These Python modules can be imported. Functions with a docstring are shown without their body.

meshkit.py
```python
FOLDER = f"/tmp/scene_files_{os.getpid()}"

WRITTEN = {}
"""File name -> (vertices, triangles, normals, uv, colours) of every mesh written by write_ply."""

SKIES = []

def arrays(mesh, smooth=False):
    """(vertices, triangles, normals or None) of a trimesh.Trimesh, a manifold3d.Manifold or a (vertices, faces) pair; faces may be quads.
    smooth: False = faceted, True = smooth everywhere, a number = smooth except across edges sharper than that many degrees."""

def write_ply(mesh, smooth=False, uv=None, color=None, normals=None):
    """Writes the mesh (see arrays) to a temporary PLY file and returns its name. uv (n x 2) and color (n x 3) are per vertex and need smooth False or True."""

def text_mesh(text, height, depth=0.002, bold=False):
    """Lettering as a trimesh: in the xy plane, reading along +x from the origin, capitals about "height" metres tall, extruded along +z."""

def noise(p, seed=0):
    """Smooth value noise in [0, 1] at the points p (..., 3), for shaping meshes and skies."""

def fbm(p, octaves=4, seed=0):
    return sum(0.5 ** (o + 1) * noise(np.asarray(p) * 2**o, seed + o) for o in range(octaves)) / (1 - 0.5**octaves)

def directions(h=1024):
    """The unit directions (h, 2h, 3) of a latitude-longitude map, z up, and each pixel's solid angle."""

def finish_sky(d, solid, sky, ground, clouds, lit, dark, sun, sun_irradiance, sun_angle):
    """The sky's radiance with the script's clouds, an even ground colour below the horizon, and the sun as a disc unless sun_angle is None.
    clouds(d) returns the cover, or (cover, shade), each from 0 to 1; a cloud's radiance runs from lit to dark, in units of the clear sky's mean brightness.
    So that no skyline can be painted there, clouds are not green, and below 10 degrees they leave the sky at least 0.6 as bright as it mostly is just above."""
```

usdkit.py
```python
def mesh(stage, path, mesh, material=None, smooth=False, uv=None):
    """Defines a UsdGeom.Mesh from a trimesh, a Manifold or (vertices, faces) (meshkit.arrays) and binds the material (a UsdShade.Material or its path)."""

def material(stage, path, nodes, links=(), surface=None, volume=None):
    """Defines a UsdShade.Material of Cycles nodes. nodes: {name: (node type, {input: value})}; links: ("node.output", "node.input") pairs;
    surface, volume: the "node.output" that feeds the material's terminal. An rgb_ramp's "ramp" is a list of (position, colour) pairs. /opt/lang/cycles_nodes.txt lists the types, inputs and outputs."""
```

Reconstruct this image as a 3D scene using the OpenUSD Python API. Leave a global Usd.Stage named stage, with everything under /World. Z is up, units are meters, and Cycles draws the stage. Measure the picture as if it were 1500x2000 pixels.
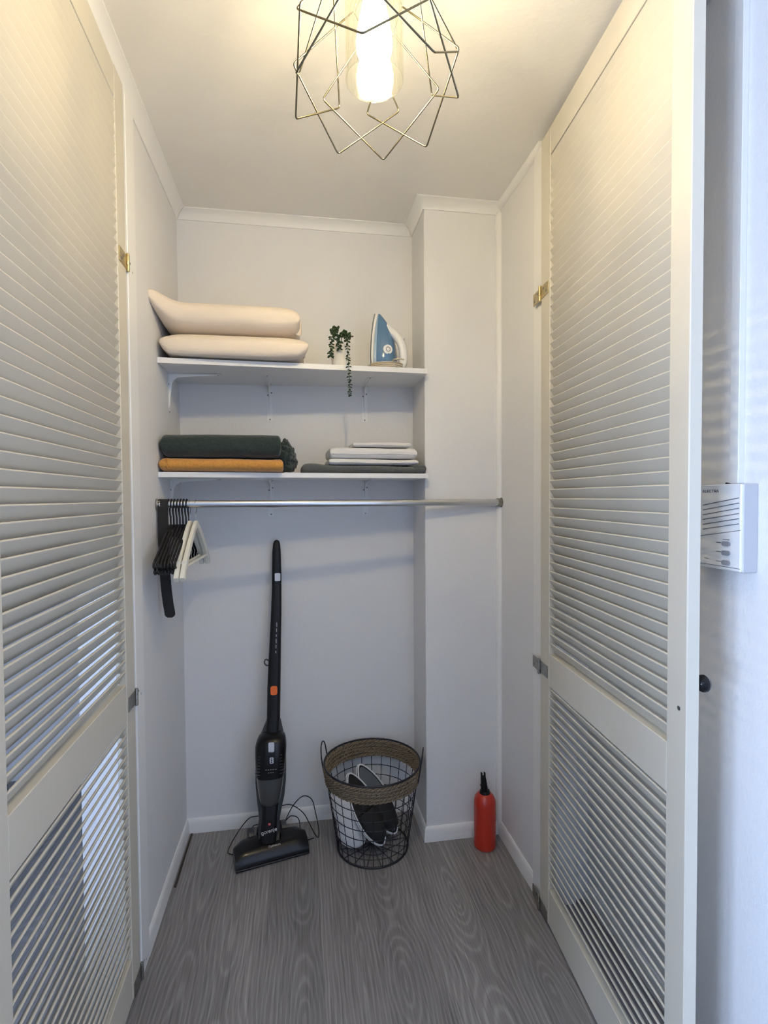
import math, random
import numpy as np, trimesh, usdkit, meshkit
from pxr import Usd, UsdGeom, UsdLux, Gf, Sdf, UsdShade
from shapely.geometry import Polygon

stage = Usd.Stage.CreateInMemory()
UsdGeom.SetStageUpAxis(stage, UsdGeom.Tokens.z)
UsdGeom.SetStageMetersPerUnit(stage, 1.0)
world = UsdGeom.Xform.Define(stage, '/World'); stage.SetDefaultPrim(world.GetPrim())
rng = random.Random(7); nrng = np.random.default_rng(7)

# ------------------------------------------------------------------ camera
FPX, YAW, PITCH, ROLL, CAMH = 1020.0, 0.16184, -0.02822, -0.00668, 1.36262
def cam_axes():
    cy, sy, cp, sp, cr, sr = (math.cos(YAW), math.sin(YAW), math.cos(PITCH), math.sin(PITCH), math.cos(ROLL), math.sin(ROLL))
    f = np.array([sy*cp, cy*cp, sp]); r = np.array([cy, -sy, 0.0]); u = np.cross(r, f)
    return cr*r + sr*u, cr*u - sr*r, f
R_, U_, F_ = cam_axes()
cam = UsdGeom.Camera.Define(stage, '/World/camera')
cam.CreateHorizontalApertureAttr(36.0); cam.CreateVerticalApertureAttr(48.0)
cam.CreateFocalLengthAttr(36.0*FPX/1500); cam.CreateClippingRangeAttr(Gf.Vec2f(0.02, 50))
B_ = -F_
cam.AddTransformOp().Set(Gf.Matrix4d(*map(float, [*R_, 0, *U_, 0, *B_, 0, 0, 0, CAMH, 1])))
EXPOSURE = 0.0
cam.GetPrim().CreateAttribute('exposure', Sdf.ValueTypeNames.Float).Set(EXPOSURE)

# ------------------------------------------------------------------ light through the windows of the hall (the pendant's own light stands in its builder)
def window_light(name, pos, rot, w, h, power, col):
    l = UsdLux.RectLight.Define(stage, '/World/' + name)
    l.CreateWidthAttr(w); l.CreateHeightAttr(h); l.CreateIntensityAttr(power); l.CreateColorAttr(Gf.Vec3f(*col))
    l.AddTranslateOp().Set(Gf.Vec3d(*pos)); l.AddRotateXYZOp().Set(Gf.Vec3f(*rot))
window_light('daylight', (-2.52, -1.50, 1.50), (0, -90, 0), 1.0, 1.4, 82.0, (0.55, 0.70, 1.0))
window_light('daylight_001', (-0.6, -2.82, 1.55), (90, 0, 0), 1.9, 1.5, 0.5, (0.60, 0.76, 1.0))
BULB_STRENGTH = 210.0

# ------------------------------------------------------------------ materials
def mat(name, nodes, links, surface='p.BSDF'):
    return usdkit.material(stage, '/World/Looks/' + name, nodes, links, surface=surface)
def plain(name, col, rough=0.5, metallic=0.0, bump=0.0, scale=60.0, var=0.0, detail=3.0, **kw):
    n = {'p': ('principled_bsdf', {'base_color': col, 'roughness': rough, 'metallic': metallic, **kw})}
    l = []
    if bump or var:
        n['tc'] = ('geometry', {}); n['n'] = ('noise_texture', {'scale': scale, 'detail': detail, 'roughness': 0.6})
        l.append(('tc.position', 'n.vector'))
    if bump:
        n['b'] = ('bump', {'strength': 1.0, 'distance': bump}); l += [('n.fac', 'b.height'), ('b.normal', 'p.normal')]
    if var:
        lo = tuple(c*(1-var) for c in col); hi = tuple(min(1, c*(1+var)) for c in col)
        n['r'] = ('rgb_ramp', {'ramp': [(0.3, lo), (0.7, hi)]}); l += [('n.fac', 'r.fac'), ('r.color', 'p.base_color')]
    return mat(name, n, l)
M = {}
M['wall'] = plain('wall_paint', (0.75, 0.75, 0.755), 0.7, bump=0.0007, scale=110)
M['ceiling'] = plain('ceiling_paint', (0.80, 0.79, 0.765), 0.8, bump=0.0015, scale=14, detail=4)
M['brightwall'] = plain('hall_side_paint', (0.82, 0.82, 0.83), 0.7, bump=0.0012, scale=110)
M['hallwall'] = plain('hall_wall_paint', (0.30, 0.30, 0.305), 0.8)
M['trim'] = plain('trim_paint', (0.80, 0.80, 0.79), 0.45, bump=0.0004, scale=25)
M['door'] = plain('door_paint', (0.60, 0.565, 0.48), 0.42, bump=0.0003, scale=40)
M['shelf'] = plain('shelf_laminate', (0.80, 0.80, 0.80), 0.4)
M['chrome'] = plain('brushed_chrome', (0.62, 0.63, 0.65), 0.22, 1.0)
M['steel'] = plain('hinge_steel', (0.34, 0.33, 0.30), 0.42, 1.0, var=0.2, scale=80)
M['brass'] = plain('hinge_brass', (0.52, 0.43, 0.24), 0.38, 1.0, var=0.2, scale=80)
M['screw'] = plain('screw_steel', (0.25, 0.25, 0.26), 0.4, 1.0)
M['hole'] = plain('dark_recess', (0.02, 0.02, 0.02), 0.9)
M['black'] = plain('black_plastic', (0.009, 0.009, 0.010), 0.42, specular_ior_level=0.3)
M['hangerblack'] = plain('hanger_black', (0.010, 0.010, 0.011), 0.40, specular_ior_level=0.35)
M['gloss'] = plain('gloss_black', (0.008, 0.008, 0.009), 0.20, specular_ior_level=0.3)
M['charcoal'] = plain('charcoal_plastic', (0.045, 0.048, 0.055), 0.35)
M['bin'] = plain('smoky_bin', (0.06, 0.062, 0.062), 0.12, coat_weight=0.5)
M['silver'] = plain('silver_plastic', (0.60, 0.62, 0.66), 0.3, 0.3)
M['orange'] = plain('orange_plastic', (0.85, 0.16, 0.02), 0.4)
M['redlens'] = plain('red_lens', (0.55, 0.10, 0.10), 0.2)
M['print'] = plain('pale_print', (0.62, 0.62, 0.62), 0.5)
M['dimprint'] = plain('dim_print', (0.22, 0.22, 0.22), 0.5)
M['band'] = plain('black_webbing', (0.012, 0.012, 0.012), 0.75, bump=0.0004, scale=600)
M['ivoryhanger'] = plain('ivory_lacquer', (0.80, 0.78, 0.69), 0.4)
M['whitehanger'] = plain('white_lacquer', (0.80, 0.80, 0.78), 0.4)
M['pillow'] = plain('cream_cotton', (0.80, 0.70, 0.58), 0.85, bump=0.0006, scale=350, sheen_weight=0.2)
M['green'] = plain('dark_green_plush', (0.020, 0.034, 0.031), 0.95, bump=0.002, scale=120, var=0.30, sheen_weight=0.25)
M['mustard'] = plain('mustard_plush', (0.58, 0.27, 0.055), 0.95, bump=0.002, scale=160, var=0.16, sheen_weight=0.25)
M['terry'] = plain('white_terry', (0.80, 0.79, 0.79), 0.95, bump=0.002, scale=420, sheen_weight=0.3)
M['greyterry'] = plain('grey_terry', (0.085, 0.095, 0.10), 0.95, bump=0.002, scale=420, var=0.4, sheen_weight=0.3)
M['leaf'] = plain('leaf_green', (0.028, 0.062, 0.022), 0.5, var=0.5, scale=120)
M['leafred'] = plain('leaf_brown', (0.09, 0.045, 0.025), 0.5)
M['stem'] = plain('stem_green', (0.04, 0.06, 0.03), 0.6)
M['pot'] = plain('white_pot', (0.76, 0.73, 0.66), 0.7)
M['ironblue'] = plain('iron_blue', (0.085, 0.19, 0.34), 0.18, coat_weight=0.4)
M['ironpale'] = plain('iron_pale_blue', (0.33, 0.45, 0.58), 0.25)
M['white'] = plain('white_plastic', (0.80, 0.80, 0.79), 0.3)
M['cord'] = plain('beige_cord', (0.62, 0.55, 0.42), 0.85, bump=0.001, scale=500, var=0.3)
M['jute'] = plain('jute_rope', (0.23, 0.175, 0.115), 0.95, bump=0.004, scale=220, var=0.55)
M['wire'] = plain('black_wire', (0.010, 0.010, 0.016), 0.4)
M['red'] = plain('red_enamel', (0.50, 0.028, 0.012), 0.3, coat_weight=0.3)
M['redprint'] = plain('pale_red_print', (0.60, 0.20, 0.18), 0.4)
M['ivory'] = plain('ivory_plastic', (0.80, 0.81, 0.82), 0.4)
M['ivorygrey'] = plain('grey_ivory_plastic', (0.50, 0.51, 0.54), 0.45)
M['button'] = plain('grey_button', (0.30, 0.31, 0.34), 0.35)
M['slot'] = plain('grey_slot', (0.20, 0.21, 0.24), 0.6)
M['blueprint'] = plain('dark_blue_print', (0.05, 0.06, 0.14), 0.5)
M['bronze'] = plain('lamp_wire', (0.17, 0.15, 0.10), 0.30, 1.0)
M['socket'] = plain('lamp_socket', (0.55, 0.53, 0.47), 0.4, 0.6)
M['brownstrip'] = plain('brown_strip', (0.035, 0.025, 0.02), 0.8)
M['slipgrey'] = plain('grey_felt', (0.11, 0.125, 0.14), 0.9, bump=0.0006, scale=400)
M['slipblack'] = plain('black_felt', (0.012, 0.012, 0.013), 0.8)
M['sole'] = plain('white_sole', (0.75, 0.75, 0.76), 0.6)
M['frame'] = plain('window_frame_paint', (0.80, 0.80, 0.80), 0.4)

# thin clear glass: lets the lamp's light straight through, mirrors at grazing angles
M['glass'] = mat('thin_glass', {'t': ('transparent_bsdf', {'color': (0.97, 0.97, 0.93)}), 'g': ('glossy_bsdf', {'color': (1, 1, 0.95), 'roughness': 0.05}),
                 'f': ('layer_weight', {'blend': 0.25}), 'k': ('math', {'math_type': 'multiply', 'value2': 0.30}), 'm': ('mix_closure', {})},
                 [('f.fresnel', 'k.value1'), ('k.value', 'm.fac'), ('t.BSDF', 'm.closure1'), ('g.BSDF', 'm.closure2')], surface='m.closure')
M['bulb'] = mat('lit_bulb', {'e': ('emission', {'color': (1.0, 0.80, 0.50), 'strength': BULB_STRENGTH*0.45}), 't': ('transparent_bsdf', {}), 'm': ('mix_closure', {'fac': 0.5})},
                [('t.BSDF', 'm.closure1'), ('e.emission', 'm.closure2')], surface='m.closure')
M['filament'] = mat('lit_filament', {'e': ('emission', {'color': (1.0, 0.79, 0.48), 'strength': BULB_STRENGTH*13.2})}, [], surface='e.emission')

# grey washed oak laminate: growth rings of a log cut lengthwise, one cut per plank
def oak(name, tone, seed):
    n = {'geo': ('geometry', {}), 'sep': ('separate_xyz', {}), 'cmb': ('combine_xyz', {'x': seed*3.7, 'z': seed*1.3}),
         'slow': ('noise_texture', {'scale': 1.7, 'detail': 1.5}), 'sl': ('math', {'math_type': 'multiply_add', 'value2': 0.30, 'value3': -0.15}),
         'wig': ('noise_texture', {'scale': 9.0, 'detail': 3.0}), 'wg': ('math', {'math_type': 'multiply_add', 'value2': 0.040, 'value3': -0.020}),
         'wm': ('mapping', {'scale': (1.6, 0.28, 1.0), 'location': (seed*2.1, seed*5.3, seed)}),
         'xo': ('math', {'math_type': 'subtract', 'value2': 0.0}), 'xs': ('math', {'math_type': 'add'}),
         'x2': ('math', {'math_type': 'multiply'}), 's2': ('math', {'math_type': 'multiply'}), 'sum': ('math', {'math_type': 'add'}), 'rad': ('math', {'math_type': 'sqrt'}),
         'ph': ('math', {'math_type': 'multiply', 'value2': 520.0}), 'sn': ('math', {'math_type': 'sine'}), 's01': ('math', {'math_type': 'multiply_add', 'value2': 0.5, 'value3': 0.5}),
         'fm': ('mapping', {'scale': (210.0, 5.0, 1.0), 'location': (seed, seed*9.1, 0)}), 'fib': ('noise_texture', {'scale': 1.0, 'detail': 4.0, 'roughness': 0.65}),
         'bm': ('mapping', {'scale': (9.0, 1.2, 1.0), 'location': (seed*4.0, seed*2.0, 0)}), 'big': ('noise_texture', {'scale': 1.0, 'detail': 2.0}),
         'mixr': ('rgb_ramp', {'ramp': [(0.0, tuple(c*0.93 for c in tone)), (0.64, tone), (1.0, tuple(c*1.26 for c in tone))]}),
         'fr': ('rgb_ramp', {'ramp': [(0.32, (0.66, 0.65, 0.65)), (0.50, (1, 1, 1)), (0.70, (1.22, 1.22, 1.22))]}),
         'br': ('rgb_ramp', {'ramp': [(0.30, (0.84, 0.84, 0.84)), (0.70, (1.14, 1.13, 1.12))]}),
         'm1': ('mix_color', {'blend_type': 'multiply', 'fac': 1.0}), 'm2': ('mix_color', {'blend_type': 'multiply', 'fac': 1.0}),
         'bu': ('bump', {'strength': 1.0, 'distance': 0.0003}), 'p': ('principled_bsdf', {'roughness': 0.42})}
    l = [('geo.position', 'sep.vector'), ('sep.y', 'cmb.y'), ('cmb.vector', 'slow.vector'), ('slow.fac', 'sl.value1'),
         ('geo.position', 'wm.vector'), ('wm.vector', 'wig.vector'), ('wig.fac', 'wg.value1'),
         ('sep.x', 'xo.value1'), ('xo.value', 'xs.value1'), ('wg.value', 'xs.value2'), ('xs.value', 'x2.value1'), ('xs.value', 'x2.value2'),
         ('sl.value', 's2.value1'), ('sl.value', 's2.value2'), ('x2.value', 'sum.value1'), ('s2.value', 'sum.value2'), ('sum.value', 'rad.value1'),
         ('rad.value', 'ph.value1'), ('ph.value', 'sn.value1'), ('sn.value', 's01.value1'), ('s01.value', 'mixr.fac'),
         ('geo.position', 'fm.vector'), ('fm.vector', 'fib.vector'), ('fib.fac', 'fr.fac'), ('geo.position', 'bm.vector'), ('bm.vector', 'big.vector'), ('big.fac', 'br.fac'),
         ('mixr.color', 'm1.a'), ('fr.color', 'm1.b'), ('m1.result', 'm2.a'), ('br.color', 'm2.b'), ('m2.result', 'p.base_color'),
         ('fib.fac', 'bu.height'), ('bu.normal', 'p.normal')]
    return n, l
def oak_mat(name, tone, seed, xc):
    n, l = oak(name, tone, seed); n['xo'] = ('math', {'math_type': 'subtract', 'value2': xc})
    return mat(name, n, l)

# ------------------------------------------------------------------ scene helpers
taken = {}
def numbered(parent, name):
    k = taken.get((parent, name), 0); taken[(parent, name)] = k + 1
    return f'{parent}/{name}' if k == 0 else f'{parent}/{name}_{k:03d}'
def tag(prim, label=None, cat=None, group=None, kind=None):
    for k, v in (('label', label), ('category', cat), ('group', group), ('kind', kind)):
        if v: prim.SetCustomDataByKey(k, v)
    return prim
ORIGIN = {}
def thing(name, label=None, cat=None, loc=(0, 0, 0), rotz=0.0, group=None, kind=None):
    path = numbered('/World', name); x = UsdGeom.Xform.Define(stage, path)
    x.AddTranslateOp().Set(Gf.Vec3d(*map(float, loc)))
    if rotz: x.AddRotateZOp().Set(float(rotz))
    ORIGIN[path] = np.array(loc, float)
    return tag(x.GetPrim(), label, cat, group, kind)
def obj(name, mesh, m, parent=None, smooth=30, label=None, cat=None, group=None, kind=None, world=False):
    """One Mesh prim. world=True: the mesh is given in scene coordinates and is set back to its thing's own origin."""
    p = parent.GetPath().pathString if parent is not None else '/World'
    if isinstance(mesh, list): mesh = trimesh.util.concatenate(mesh)
    if world and parent is not None:
        root = '/'.join(p.split('/')[:3])
        mesh = mesh.copy(); mesh.apply_translation(-ORIGIN[root])
    g = usdkit.mesh(stage, numbered(p, name), mesh, m if isinstance(m, UsdShade.Material) else M[m], smooth)
    return tag(g.GetPrim(), label, cat, group, kind)
def struct(name, mesh, m, smooth=30, label=None):
    return obj(name, mesh, m, None, smooth, label=label, kind='structure')

def box(x0, x1, y0, y1, z0, z1, b=0.0):
    if b <= 0:
        t = trimesh.creation.box((x1-x0, y1-y0, z1-z0)); t.apply_translation(((x0+x1)/2, (y0+y1)/2, (z0+z1)/2)); return t
    pts = []
    for sx, ex in ((x0, 1), (x1, -1)):
        for sy, ey in ((y0, 1), (y1, -1)):
            for sz, ez in ((z0, 1), (z1, -1)):
                pts += [(sx, sy+ey*b, sz+ez*b), (sx+ex*b, sy, sz+ez*b), (sx+ex*b, sy+ey*b, sz)]
    return trimesh.convex.convex_hull(np.array(pts))
def frame(o, X, Y, Z):
    T = np.eye(4); T[:3, 0], T[:3, 1], T[:3, 2], T[:3, 3] = X, Y, Z, o; return T
def placed(m, T):
    m = m.copy(); m.apply_transform(T); return m
def tube(pts, r, n=8, closed=False):
    P = np.array(pts, float); k = len(P)
    rr = np.full(k, r) if np.ndim(r) == 0 else np.asarray(r, float)
    if closed: tan = np.roll(P, -1, 0) - np.roll(P, 1, 0)
    else:
        tan = np.zeros_like(P); tan[1:-1] = P[2:] - P[:-2]; tan[0] = P[1]-P[0]; tan[-1] = P[-1]-P[-2]
    tan /= np.maximum(np.linalg.norm(tan, axis=1, keepdims=True), 1e-12)
    a = np.array([0, 0, 1.0]) if abs(tan[0][2]) < 0.9 else np.array([1.0, 0, 0])
    u = np.cross(tan[0], a); u /= np.linalg.norm(u)
    V = []
    for i in range(k):
        u = u - tan[i]*(u @ tan[i]); u /= np.linalg.norm(u); w = np.cross(tan[i], u)
        ang = np.arange(n)*2*np.pi/n
        V.append(P[i] + rr[i]*(np.cos(ang)[:, None]*u + np.sin(ang)[:, None]*w))
    return skin(V, closed_path=closed)
def skin(rings, closed_path=False, caps=True):
    n = len(rings[0]); k = len(rings); V = np.vstack(rings); F = []
    for i in range(k if closed_path else k-1):
        j = (i+1) % k
        for a in range(n):
            b = (a+1) % n
            F += [(i*n+a, i*n+b, j*n+b), (i*n+a, j*n+b, j*n+a)]
    if caps and not closed_path:
        c0, c1 = len(V), len(V)+1
        V = np.vstack([V, rings[0].mean(0), rings[-1].mean(0)])
        for a in range(n):
            b = (a+1) % n
            F += [(c0, b, a), (c1, (k-1)*n+a, (k-1)*n+b)]
    m = trimesh.Trimesh(V, np.array(F), process=False)
    if not closed_path and caps and m.is_watertight and m.volume < 0: m.invert()
    elif closed_path and m.volume < 0: m.invert()
    return m
def lathe(profile, n=32):
    a = np.arange(n)*2*np.pi/n
    rings = [np.stack([r*np.cos(a), r*np.sin(a), np.full(n, z)], 1) for r, z in profile]
    return skin(rings)
def superring(cx, cy, z, w, d, n=24, e=3.0):
    a = np.arange(n)*2*np.pi/n; c, s = np.cos(a), np.sin(a)
    return np.stack([cx + w/2*np.sign(c)*np.abs(c)**(2/e), cy + d/2*np.sign(s)*np.abs(s)**(2/e), np.full(n, z)], 1)
def extrude(poly, h):
    return trimesh.creation.extrude_polygon(Polygon(poly), h, engine='earcut')
def prism(profile, p0, p1, side):
    """profile of (out, up) points swept from p0 to p1 along a wall; side = unit vector pointing away from the wall."""
    p0, p1, side = np.array(p0, float), np.array(p1, float), np.array(side, float)
    up = np.array([0, 0, 1.0])
    r = [np.array([p + side*o + up*z for o, z in profile]) for p in (p0, p1)]
    return skin(r)
def mitred(profile, path):
    """profile of (out, up) swept along path = [(point, sum of the out directions there), ...] with mitred corners."""
    up = np.array([0, 0, 1.0])
    return skin([np.array([np.array(p, float) + np.array(d, float)*o + up*z for o, z in profile]) for p, d in path])
def chain(corners, r=0.012, n=4):
    """Polyline with rounded corners."""
    C = [np.array(c, float) for c in corners]; out = [C[0]]
    for a, b, c in zip(C, C[1:], C[2:]):
        d0, d1 = a-b, c-b; l0, l1 = np.linalg.norm(d0), np.linalg.norm(d1); q = min(r, l0*.45, l1*.45)
        s, e = b + d0/l0*q, b + d1/l1*q
        for t in np.linspace(0, 1, n): out.append((1-t)**2*s + 2*t*(1-t)*b + t*t*e)
    return out + [C[-1]]
def bezier(points, n=10):
    """Smooth curve (Catmull-Rom) through the points."""
    P = [np.array(p, float) for p in points]; P = [2*P[0]-P[1]] + P + [2*P[-1]-P[-2]]; out = []
    for a, b, c, d in zip(P, P[1:], P[2:], P[3:]):
        for t in np.linspace(0, 1, n, endpoint=False):
            out.append(0.5*((2*b) + (c-a)*t + (2*a-5*b+4*c-d)*t*t + (3*b-a-3*c+d)*t**3))
    return out + [P[-2]]

# ------------------------------------------------------------------ the shell of the room
XL, XP, XR, YB, YP, H = -0.464, 0.4861, 0.7918, 2.198, 1.9812, 2.5
HX0, HX1, HY0, HY1 = -2.4, 0.95, -2.7, 2.75          # hall in front of the closet
struct('ceiling', box(HX0-.1, HX1+.1, HY0-.1, HY1+.1, H, H+.1), 'ceiling')
struct('wall_back', box(XL-.0, XP+.01, YB, YB+.08, 0, H), 'wall')
struct('wall_left', box(-0.61, XL, 1.56, YB+.08, 0, H), 'wall')
struct('wall_right', box(XR, HX1, 1.615, YB+.08, 0, H), 'wall')
struct('wall_pillar', box(XP, XR, YP, YB+.08, 0, H, 0.003), 'wall')
struct('wall_hall_right', box(HX1, HX1+.1, HY0, YB+.08, 0, H), 'brightwall')
struct('wall_hall_far', box(HX0, -0.61, HY1, HY1+.1, 0, H), 'wall')
struct('wall_hall_partition', box(-0.75, -0.65, 0.0, 0.86, 0, H), 'hallwall')
def wall_with_opening(name, fixed0, fixed1, a0, a1, o0, o1, z0, z1, axis):
    parts = []
    for (s0, s1, t0, t1) in ((a0, o0, 0, H), (o1, a1, 0, H), (o0, o1, 0, z0), (o0, o1, z1, H)):
        parts.append(box(fixed0, fixed1, s0, s1, t0, t1) if axis == 'y' else box(s0, s1, fixed0, fixed1, t0, t1))
    struct(name, parts, 'hallwall')
wall_with_opening('wall_hall_left', HX0-.1, HX0, HY0-.1, HY1+.1, -2.05, -0.95, 0.8, 2.3, 'y')
wall_with_opening('wall_hall_rear', HY0-.1, HY0, HX0, HX1+.1, -1.55, 0.35, 0.8, 2.3, 'x')
def window(o0, o1, z0, z1, fixed, axis):
    w = thing(f'window_{window.n}', kind='structure', loc=(fixed, (o0+o1)/2, z0) if axis == 'y' else ((o0+o1)/2, fixed, z0)); window.n += 1
    def bar(s0, s1, t0, t1):
        return box(fixed-.03, fixed+.03, s0, s1, t0, t1, .004) if axis == 'y' else box(s0, s1, fixed-.03, fixed+.03, t0, t1, .004)
    for a in ((o0, o0+.06, z0, z1), (o1-.06, o1, z0, z1), (o0+.06, o1-.06, z0, z0+.06), (o0+.06, o1-.06, z1-.06, z1), ((o0+o1)/2-.04, (o0+o1)/2+.04, z0+.06, z1-.06)):
        obj('window_frame', bar(*a), 'frame', w, world=True)
    return w
window.n = 1
window(-2.05, -0.95, 0.8, 2.3, HX0-.05, 'y'); window(-1.55, 0.35, 0.8, 2.3, HY0-.05, 'x')

# floor of laminate planks
floor = thing('floor', kind='structure')
obj('underlay', box(HX0, HX1, HY0, HY1, -0.03, -0.0085), 'brownstrip', floor)
PW, PL, xs0 = 0.17, 1.28, 0.2245
tones = [(0.236, 0.224, 0.224), (0.258, 0.246, 0.244), (0.224, 0.214, 0.214), (0.245, 0.232, 0.230)]
k0, k1 = math.ceil((HX0-xs0)/PW)-1, math.ceil((HX1-xs0)/PW)
for k in range(k0, k1):
    xa, xb = max(xs0+k*PW, HX0), min(xs0+(k+1)*PW, HX1)
    if xb - xa < 0.01: continue
    om = oak_mat(f'oak_{k-k0}', tones[k % 4], 1.0 + 0.77*(k-k0), xs0+(k+.5)*PW + (0.03 if k % 3 else -0.025))
    off = (k*0.437) % 1.0*PL - 0.2
    y = HY0 - PL + off
    while y < HY1:
        ya, yb = max(y, HY0), min(y+PL, HY1)
        if yb - ya > 0.02: obj('plank', box(xa+.0001, xb-.0001, ya+.0001, yb-.0001, -0.008, 0, 0.0005), om, floor, smooth=False)
        y += PL

# skirting boards, cornice, corner bead and door jambs
bh, bt = 0.058, 0.012
skirt = [(0, 0), (bt, 0), (bt, bh*.30), (bt*.86, bh*.36), (bt*.86, bh*.62), (bt*.72, bh*.68), (bt*.72, bh*.80), (bt*.45, bh*.94), (bt*.2, bh), (0, bh)]
struct('baseboard_left', mitred(skirt, [((XL, 1.61, 0), (1, 0, 0)), ((XL, YB, 0), (1, -1, 0))]), 'trim', 30)
struct('baseboard_back', mitred(skirt, [((XL, YB, 0), (1, -1, 0)), ((XP, YB, 0), (-1, -1, 0))]), 'trim', 30)
struct('baseboard_pillar', mitred(skirt, [((XP, YB, 0), (-1, -1, 0)), ((XP, YP, 0), (-1, -1, 0)), ((XR, YP, 0), (-1, -1, 0))]), 'trim', 30)
struct('baseboard_right', mitred(skirt, [((XR, 1.655, 0), (-1, 0, 0)), ((XR, YP, 0), (-1, -1, 0))]), 'trim', 30)
struct('baseboard_hall', prism(skirt, (HX1, HY0, 0), (HX1, 1.6, 0), (-1, 0, 0)), 'trim', 50)
struct('trim_7', prism(skirt, (-0.61, 1.56, 0), (-0.47, 1.56, 0), (0, -1, 0)), 'trim', 50)
cr = 0.036
cove = [(0, 0), (0, -cr), (cr*.12, -cr), (cr*.16, -cr*.86), (cr*.34, -cr*.52), (cr*.60, -cr*.26), (cr*.88, -cr*.14), (cr, -cr*.10), (cr, 0)]
struct('trim_1', mitred(cove, [((XL, 0.95, H), (1, 0, 0)), ((XL, YB, H), (1, -1, 0))]), 'trim', 40)
struct('trim_2', mitred(cove, [((XL, YB, H), (1, -1, 0)), ((XP, YB, H), (-1, -1, 0))]), 'trim', 40)
struct('trim_3', mitred(cove, [((XP, YB, H), (-1, -1, 0)), ((XP, YP, H), (-1, -1, 0)), ((XR, YP, H), (0, -1, 0))]), 'trim', 40)
q = 0.02
bead = [(0, 0), (0, -q)] + [(q*math.sin(a), -q*math.cos(a)) for a in np.linspace(0.15, 1.45, 5)] + [(q, 0)]
struct('trim_4', prism(bead, (XR, 1.6, H), (XR, YP, H), (-1, 0, 0)), 'trim', 40)
ang = np.linspace(0, math.pi/2, 6)
struct('trim_5', trimesh.util.concatenate([extrude([(XR, YP)] + [(XR-0.018*math.cos(a), YP-0.018*math.sin(a)) for a in ang], H-.03)]), 'trim', 40)
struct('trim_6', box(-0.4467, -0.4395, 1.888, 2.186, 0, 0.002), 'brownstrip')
struct('jamb_left', box(-0.56, -0.4525, 1.537, 1.612, 0, H-.03, .002), 'trim')
struct('jamb_right', box(0.781, 0.90, 1.582, 1.657, 0, H, .002), 'trim')
struct('wall_closet_right_return', box(0.79, HX1, 1.60, 1.615, 0, H), 'wall')

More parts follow.
